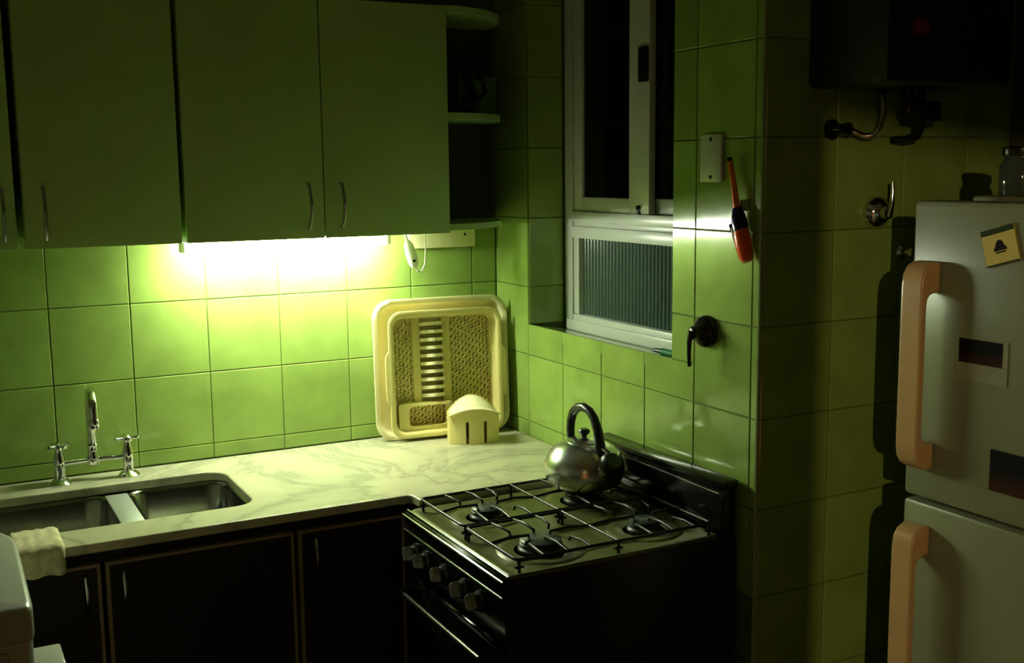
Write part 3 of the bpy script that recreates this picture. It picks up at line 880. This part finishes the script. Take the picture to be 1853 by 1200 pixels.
# ------------------------------------------------------------------ kettle
KX, KY, KZ = -0.163, -0.782, 0.9165
kt = thing('kettle', (KX, KY, KZ), 'round stainless steel kettle with black arched handle on the back burner', 'kettle')
MB().lathe((KX, KY, KZ), [(0.060, 0), (0.080, 0.001), (0.087, 0.006), (0.095, 0.020), (0.099, 0.038), (0.0975, 0.056), (0.089, 0.077), (0.073, 0.095), (0.052, 0.106), (0.044, 0.108), (0.042, 0.108)], 64).build('kettle_body', 'kettle_steel', kt, angle=60)
ld = MB().lathe((KX, KY, KZ + 0.1082), [(0.043, 0), (0.043, 0.002), (0.034, 0.006), (0.018, 0.009), (0.004, 0.010)], 36).build('lid', 'kettle_steel', kt)
MB().lathe((KX, KY, KZ + 0.117), [(0.007, 0), (0.006, 0.004), (0.013, 0.010), (0.015, 0.016), (0.011, 0.021), (0.003, 0.022)], 20).build('lid_knob', 'black_plastic', ld)
kd = Vector((0.05, -1.0, 0)).normalized()          # handle plane and spout direction
def kp(s, z): return Vector((KX, KY, KZ)) + kd * s + Vector((0, 0, z))
hp = [(-0.056, 0.096), (-0.060, 0.125), (-0.057, 0.150), (-0.046, 0.172), (-0.026, 0.187), (0.0, 0.192), (0.024, 0.186), (0.044, 0.170), (0.058, 0.145), (0.066, 0.115), (0.070, 0.090)]
MB().tube([kp(*q) for q in hp], 0.011, 12, rs=[0.009, 0.0105, 0.011, 0.011, 0.0108, 0.0105, 0.0108, 0.011, 0.012, 0.013, 0.014]).build('handle', 'black_plastic', kt)
spt = MB().tube([kp(0.070, 0.045), kp(0.092, 0.062), kp(0.108, 0.074)], 0.02, 18, rs=[0.030, 0.024, 0.021]).build('spout', 'kettle_steel', kt)
MB().tube([kp(0.100, 0.067), kp(0.108, 0.073), kp(0.118, 0.081), kp(0.124, 0.086)], 0.026, 20, rs=[0.024, 0.0275, 0.027, 0.020]).build('whistle_cap', 'black_plastic', spt)
MB().tube([kp(0.112, 0.090), kp(0.100, 0.100), kp(0.080, 0.104), kp(0.069, 0.100)], 0.006, 8).build('whistle_lever', 'black_plastic', spt)

# ------------------------------------------------------------------ things on the right wall
pl = thing('wall_plate', (-0.004, -1.063, 1.648), 'cream rectangular cover plate with two screws on the right wall', 'cover plate')
B(-0.009, -0.0008, -1.100, -1.026, 1.648, 1.752, b=0.002).build('plate', 'white_aluminium', pl)
for z in (1.741, 1.659):
    MB().lathe((-0.009, -1.064, z), [(0.0045, 0), (0.004, 0.0012)], 12, '-X').build('screw', 'bronze_dark', pl)
lg = thing('gas_lighter', (-0.02, -1.190, 1.485), 'long orange kitchen gas lighter hanging below the cover plate', 'lighter')
MB().tube([(-0.016, -1.140, 1.692), (-0.018, -1.157, 1.640), (-0.020, -1.170, 1.592)], 0.0055, 10, rs=[0.0060, 0.0068, 0.0082]).build('rod', 'orange_rod', lg)
MB().tube([(-0.016, -1.137, 1.700), (-0.016, -1.142, 1.686)], 0.006, 10).build('rod_tip', 'bronze_dark', lg)
MB().tube([(-0.020, -1.170, 1.594), (-0.020, -1.176, 1.578), (-0.021, -1.182, 1.560), (-0.021, -1.186, 1.546)], 0.012, 14, rs=[0.0095, 0.0150, 0.0175, 0.0165]).build('collar', 'navy_plastic', lg)
by_ = MB().tube([(-0.021, -1.184, 1.556), (-0.021, -1.190, 1.535), (-0.021, -1.197, 1.512), (-0.021, -1.205, 1.490), (-0.021, -1.208, 1.483)], 0.014, 16, rs=[0.0150, 0.0175, 0.0175, 0.0150, 0.010]).build('grip_body', 'orange_plastic', lg)
MB().tube([(-0.028, -1.169, 1.552), (-0.028, -1.176, 1.530), (-0.027, -1.186, 1.508), (-0.026, -1.196, 1.488)], 0.005, 8, rs=[0.006, 0.0055, 0.005, 0.004]).build('grip_inlay', 'white_plastic', by_)
MB().tube([(-0.028, -1.162, 1.560), (-0.028, -1.168, 1.545)], 0.0055, 8).build('trigger', 'navy_plastic', lg)
MB().box(-0.012, -0.0008, -1.190, -1.168, 1.588, 1.612, b=0.003).build('hook', 'clear_plastic', lg)
def cock(name, loc, axis, R, label, lever):
    t_ = thing(name, loc, label, 'valve')
    MB().lathe(loc, [(R, 0.0012), (R, 0.006), (R * 0.92, 0.016), (R * 0.6, 0.026), (R * 0.4, 0.030), (R * 0.4, 0.042), (R * 0.25, 0.046)], 28, axis).build('escutcheon', 'bronze_dark' if axis == '-X' else 'chrome', t_)
    MB().tube(lever, 0.006, 10, rs=[0.009, 0.006, 0.0048, 0.0045]).build('lever', 'bronze_dark' if axis == '-X' else 'chrome', t_)
cock('gas_valve', (0.0, -1.050, 1.314), '-X', 0.037, 'dark round gas valve with its lever pointing down on the right wall',
     [(-0.044, -1.050, 1.318), (-0.050, -1.049, 1.295), (-0.050, -1.048, 1.265), (-0.048, -1.048, 1.238)])
cock('mixer_valve', (0.318, -1.227, 1.578), '-Y', 0.036, 'chrome domed valve with lever pointing up beside the fridge',
     [(0.318, -1.268, 1.570), (0.320, -1.275, 1.595), (0.321, -1.276, 1.62), (0.321, -1.274, 1.645)])
tp = thing('wall_tap', (0.408, -1.227, 1.483), 'small chrome tap half hidden behind the fridge edge', 'tap')
MB().lathe((0.405, -1.227, 1.487), [(0.018, 0.0012), (0.018, 0.004), (0.011, 0.010), (0.011, 0.030), (0.016, 0.034), (0.016, 0.044), (0.006, 0.048)], 20, '-Y').build('tap_body', 'chrome', tp)
MB().tube([(0.405, -1.250, 1.487), (0.418, -1.252, 1.478), (0.424, -1.252, 1.462)], 0.007, 10).build('outlet', 'chrome', tp)

# ------------------------------------------------------------------ water heater and its plumbing
HX0, HX1, HY, HZ0 = 0.112, 0.47, -1.45, 1.84
wh = thing('water_heater', (0.29, -1.34, HZ0), 'dark wall-hung water heater above the fridge in the corner', 'water heater')
B(HX0, HX1, HY, -1.2285, HZ0, 2.48, b=0.012).build('casing', 'heater_metal', wh)
B(HX0 + 0.03, HX1 - 0.03, HY - 0.006, HY - 0.0005, HZ0 + 0.03, HZ0 + 0.17, b=0.002).build('control_panel', 'heater_metal', wh)
MB().lathe((0.185, HY - 0.006, 1.945), [(0.017, 0), (0.017, 0.012), (0.013, 0.016)], 20, '-Y').build('knob', 'dark_red', wh)
MB().lathe((0.30, -1.33, 1.79), [(0.012, 0), (0.012, 0.012), (0.017, 0.014), (0.017, 0.03), (0.012, 0.032), (0.012, 0.0495)], 16).build('pipe_union', 'heater_metal', wh)
MB().tube([(0.36, -1.31, 1.839), (0.36, -1.31, 1.76), (0.362, -1.30, 1.742), (0.364, -1.262, 1.735), (0.364, -1.229, 1.735)], 0.009, 10).build('supply_pipe', 'bronze_dark', wh)
B(0.33, 0.40, -1.33, -1.285, 1.772, 1.815, b=0.004).build('gas_block', 'heater_metal', wh)
wv = thing('water_valve', (0.185, -1.228, 1.745), 'small angle valve with side handle under the water heater', 'valve')
MB().lathe((0.185, -1.2275, 1.757), [(0.022, 0.0005), (0.022, 0.003), (0.011, 0.008), (0.011, 0.040), (0.013, 0.042), (0.013, 0.052)], 20, '-Y').build('valve_body', 'bronze_dark', wv)
MB().tube([(0.150, -1.262, 1.760), (0.178, -1.262, 1.757)], 0.004, 8).build('stem', 'chrome', wv)
MB().tube([(0.148, -1.262, 1.774), (0.147, -1.262, 1.746)], 0.006, 8).build('handle', 'bronze_dark', wv)
hs = []
ctrl = [(0.196, -1.262, 1.759), (0.215, -1.262, 1.752), (0.240, -1.264, 1.744), (0.262, -1.268, 1.745), (0.276, -1.275, 1.762), (0.276, -1.285, 1.79), (0.268, -1.292, 1.815), (0.262, -1.295, 1.8395)]
def catmull(P, n=14):
    P = [Vector(p) for p in P]; Q = [P[0]] + P + [P[-1]]; o = []
    for i in range(1, len(Q) - 2):
        for k in range(n):
            t = k / n
            a, b_, c, d = Q[i - 1], Q[i], Q[i + 1], Q[i + 2]
            o.append(0.5 * ((2 * b_) + (c - a) * t + (2 * a - 5 * b_ + 4 * c - d) * t * t + (3 * b_ - a - 3 * c + d) * t ** 3))
    o.append(P[-1]); return o
hp_ = catmull(ctrl, 16)
ho = thing('flexible_hose', (0.196, -1.262, 1.759), 'braided metal hose looping from the valve to the water heater', 'hose')
MB().tube(hp_, 0.006, 10, rs=[0.0058 + 0.0009 * (k % 2) for k in range(len(hp_))]).build('braid', 'chrome', ho)
MB().tube([hp_[-9], hp_[-1]], 0.0085, 6).build('nut', 'bronze_dark', ho)

# ------------------------------------------------------------------ refrigerator
FX, FY0, FY1 = 0.090, -2.15, -1.550
fg = thing('refrigerator', (0.40, -1.85, 0), 'cream two-door refrigerator with cards stuck on the freezer door', 'refrigerator')
B(FX + 0.062, 0.735, FY0, FY1, 0.03, 1.598, b=0.01).build('body', 'fridge_enamel', fg)
B(FX + 0.052, FX + 0.0615, FY0 + 0.012, FY1 - 0.012, 0.06, 1.59).build('gasket', 'fridge_gasket', fg, smooth=False)
B(FX + 0.10, 0.735, FY0 + 0.02, FY1 - 0.045, 1.5985, 1.622, b=0.006).build('top_panel', 'fridge_enamel', fg)
for fy in (FY0 + 0.06, FY1 - 0.06):
    for fx in (FX + 0.12, 0.68):
        MB().cyl((fx, fy, 0), (fx, fy, 0.0295), 0.02, 12).build('foot', 'fridge_gasket', fg)
def door(z0, z1, name):
    d = MB().box(FX, FX + 0.052, FY0, FY1, z0, z1, b=0.009)
    return d.build(name, 'fridge_enamel', fg)
fd = door(1.053, 1.615, 'freezer_door')
rd = door(0.06, 1.045, 'fridge_door')
MB().box(FX - 0.0012, FX + 0.001, FY0 + 0.006, FY1 - 0.006, 1.599, 1.6045).build('door_ridge', 'fridge_enamel', fd, smooth=False)
def grip(z0, z1, par, flip):
    """arched pull: feet on the door, bar standing off the door"""
    ya, yb = FY1 - 0.070, FY1 - 0.020
    pts = []
    out = 0.048
    n = 7
    prof = [(FX - 0.0008, z0), (FX - 0.022, z0 + 0.001), (FX - 0.036, z0 + 0.008), (FX - 0.045, z0 + 0.022), (FX - out, z0 + 0.045), (FX - out, (z0 + z1) / 2), (FX - out, z1 - 0.045), (FX - 0.045, z1 - 0.022), (FX - 0.036, z1 - 0.008), (FX - 0.022, z1 - 0.001), (FX - 0.0008, z1)]
    inn = [(FX - 0.0008, z0 + 0.052), (FX - 0.016, z0 + 0.052), (FX - 0.026, z0 + 0.054), (FX - 0.032, z0 + 0.060), (FX - 0.034, z0 + 0.074), (FX - 0.034, (z0 + z1) / 2), (FX - 0.034, z1 - 0.082), (FX - 0.032, z1 - 0.070), (FX - 0.026, z1 - 0.062), (FX - 0.016, z1 - 0.058), (FX - 0.0008, z1 - 0.058)]
    m_ = MB()
    N = len(prof)
    for i in range(N - 1):
        q = [prof[i], prof[i + 1], inn[i + 1], inn[i]]
        vs_ = [(p[0], ya, p[1]) for p in q] + [(p[0], yb, p[1]) for p in q]
        fs = [(0, 1, 2, 3), (7, 6, 5, 4), (0, 4, 5, 1), (3, 2, 6, 7)]
        if i == 0: fs.append((0, 3, 7, 4))
        if i == N - 2: fs.append((1, 5, 6, 2))
        m_.add(vs_, fs)
    o = m_.build('handle', 'handle_warm_tint', par, angle=35)
    bm = bmesh.new(); bm.from_mesh(o.data)
    bmesh.ops.remove_doubles(bm, verts=bm.verts[:], dist=1e-5)
    bmesh.ops.recalc_face_normals(bm, faces=bm.faces[:])
    bm.to_mesh(o.data); bm.free()
    bv = o.modifiers.new('round', 'BEVEL'); bv.width = 0.005; bv.segments = 3; bv.limit_method = 'ANGLE'; bv.angle_limit = math.radians(50)
    tag(o, 'plastic door handle with orange light put into its colour')
    return o
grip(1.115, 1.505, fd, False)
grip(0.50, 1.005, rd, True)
# cards on the freezer door
mg = thing('magnet_card', (FX - 0.002, -1.745, 1.50), 'tilted yellow magnet card with dark top band on the freezer door', 'magnet')
Mm = Matrix.Translation((FX - 0.0006, -1.745, 1.5405)) @ Matrix.Rotation(math.radians(-16), 4, 'X')
# local card: Y across (negative is right in the photo), Z up
B(-0.0030, 0, -0.034, 0.034, -0.032, 0.032).xf(Mm).build('card', 'magnet_yellow', mg, smooth=False)
B(-0.0036, -0.0031, -0.034, 0.034, 0.022, 0.032).xf(Mm).build('band', 'magnet_green', mg, smooth=False)
B(-0.0036, -0.0031, -0.034, 0.034, -0.032, -0.0295).xf(Mm).build('band', 'magnet_green', mg, smooth=False)
em = MB().prism([(-0.013, -0.008), (-0.013, -0.004), (-0.009, -0.001), (-0.007, 0.006), (-0.003, 0.010), (0.003, 0.010), (0.007, 0.005), (0.010, -0.001), (0.013, -0.004), (0.013, -0.008)], -0.0037, -0.0031, 'YZ')
em.prism([(-0.010, -0.012), (-0.010, -0.0095), (0.010, -0.0095), (0.010, -0.012)], -0.0037, -0.0031, 'YZ')
em.xf(Mm).build('emblem', 'print_dark', mg, smooth=False)
ph = thing('photo_card', (FX - 0.002, -1.718, 1.295), 'white card with a dark photo in the middle of the freezer door', 'card')
B(FX - 0.0016, FX - 0.0004, -1.771, -1.664, 1.296, 1.374).build('card', 'paper', ph, smooth=False)
B(FX - 0.0024, FX - 0.0017, -1.760, -1.668, 1.328, 1.3715).build('print', 'photo_print', ph, smooth=False)
ph2 = thing('photo_magnet', (FX - 0.002, -1.81, 1.11), 'dark photo magnet low on the freezer door at the photo edge', 'magnet')
B(FX - 0.0024, FX - 0.0004, -1.872, -1.746, 1.108, 1.182).build('print', 'photo_print', ph2, smooth=False)
# glass jar on top
jr = thing('glass_jar', (0.245, -1.655, 1.622), 'dark glass jar standing on top of the refrigerator', 'jar')
MB().lathe((0.245, -1.655, 1.622), [(0.034, 0), (0.037, 0.004), (0.037, 0.055), (0.030, 0.065), (0.030, 0.072)], 28).build('vessel', 'jar_glass', jr)
MB().lathe((0.245, -1.655, 1.6942), [(0.033, 0), (0.034, 0.003), (0.034, 0.014), (0.030, 0.017)], 28).build('lid', 'bronze_dark', jr)

# ------------------------------------------------------------------ appliance cut off at the left
ap = thing('kitchen_appliance', (-1.69, -0.945, 0), 'white box-shaped appliance cut off at the lower left photo corner', 'appliance')
AX1, AY0, AY1, AZ = -1.440, -1.195, -0.690, 1.000
def plan(d):
    pts = [(-1.94 + d, AY0 + d), (AX1 - 0.012, AY0 + d), (AX1 - 0.003 - d, AY0 + 0.008 + d), (AX1 - d, AY0 + 0.03), (AX1 + 0.002 - d, -0.84)]
    pts += [(AX1 + 0.002 - d - 0.10 * (1 - math.cos(t)), -0.84 + (0.15 - d) * math.sin(t)) for t in [math.pi / 2 * k / 8 for k in range(1, 9)]]
    pts += [(-1.94 + d, AY1 - d)]
    return pts
lo = [[(p[0], p[1], z) for p in plan(d)] for d, z in ((0.0, 0.944), (0.0, 0.990), (0.003, 0.997), (0.010, 1.000))]
MB().loft(lo).build('lid', 'appliance_white', ap, angle=50)
lo = [[(p[0], p[1], z) for p in plan(0.003)] for z in (0.012, 0.942)]
MB().loft(lo).build('casing', 'appliance_white', ap, angle=50)
B(-1.90, -1.482, AY0 - 0.004, AY0 + 0.0025, 0.08, 0.930, b=0.003).build('front_panel', 'appliance_white', ap)
for fx in (-1.88, -1.50):
    for fy in (AY0 + 0.05, AY1 - 0.10):
        MB().cyl((fx, fy, 0), (fx, fy, 0.0118), 0.018, 10).build('foot', 'black_plastic', ap)
B(-1.4415, -1.386, -1.06, -0.955, 0.805, 0.836, b=0.004).build('side_tray', 'appliance_white', ap)

# ------------------------------------------------------------------ room heater added unseen behind the camera for warm light on fridge and kettle
hx = -1.95
rh = thing('added_room_heater', (hx, -4.05, 0), 'added unseen room heater glowing orange by the left wall', 'heater')
B(hx - 0.2, hx + 0.2, -4.16, -4.04, 0.05, 0.62, b=0.01).build('casing', 'heater_metal', rh)
for z in (0.22, 0.36, 0.50):
    MB().tube([(hx - 0.17, -4.025, z), (hx + 0.17, -4.025, z)], 0.009, 10).build('glow_bar', 'added_heater_glow', rh)
for fx in (hx - 0.17, hx + 0.17):
    B(fx - 0.02, fx + 0.02, -4.18, -4.02, 0, 0.0495, b=0.003).build('foot', 'black_plastic', rh)
# pendant lamp added unseen in the hall to light fridge and recess wall
fl = thing('added_pendant_lamp', (-3.4, -5.6, 2.15), 'added unseen pendant bulb shining from the hall through the doorway', 'lamp')
MB().lathe((-3.4, -5.6, 2.585), [(0.05, 0), (0.045, 0.010), (0.04, 0.0145)], 20).build('ceiling_rose', 'white_plastic', fl)
MB().cyl((-3.4, -5.6, 2.275), (-3.4, -5.6, 2.585), 0.004, 8).build('cord', 'white_plastic', fl)
MB().lathe((-3.4, -5.6, 2.230), [(0.016, 0), (0.018, 0.01), (0.018, 0.04), (0.006, 0.046)], 16).build('socket', 'black_plastic', fl)
MB().lathe((-3.4, -5.6, 2.190), [(0.004, 0), (0.010, 0.006), (0.0115, 0.018), (0.0105, 0.030), (0.007, 0.0395)], 16).build('bulb', 'added_hall_bulb', fl)
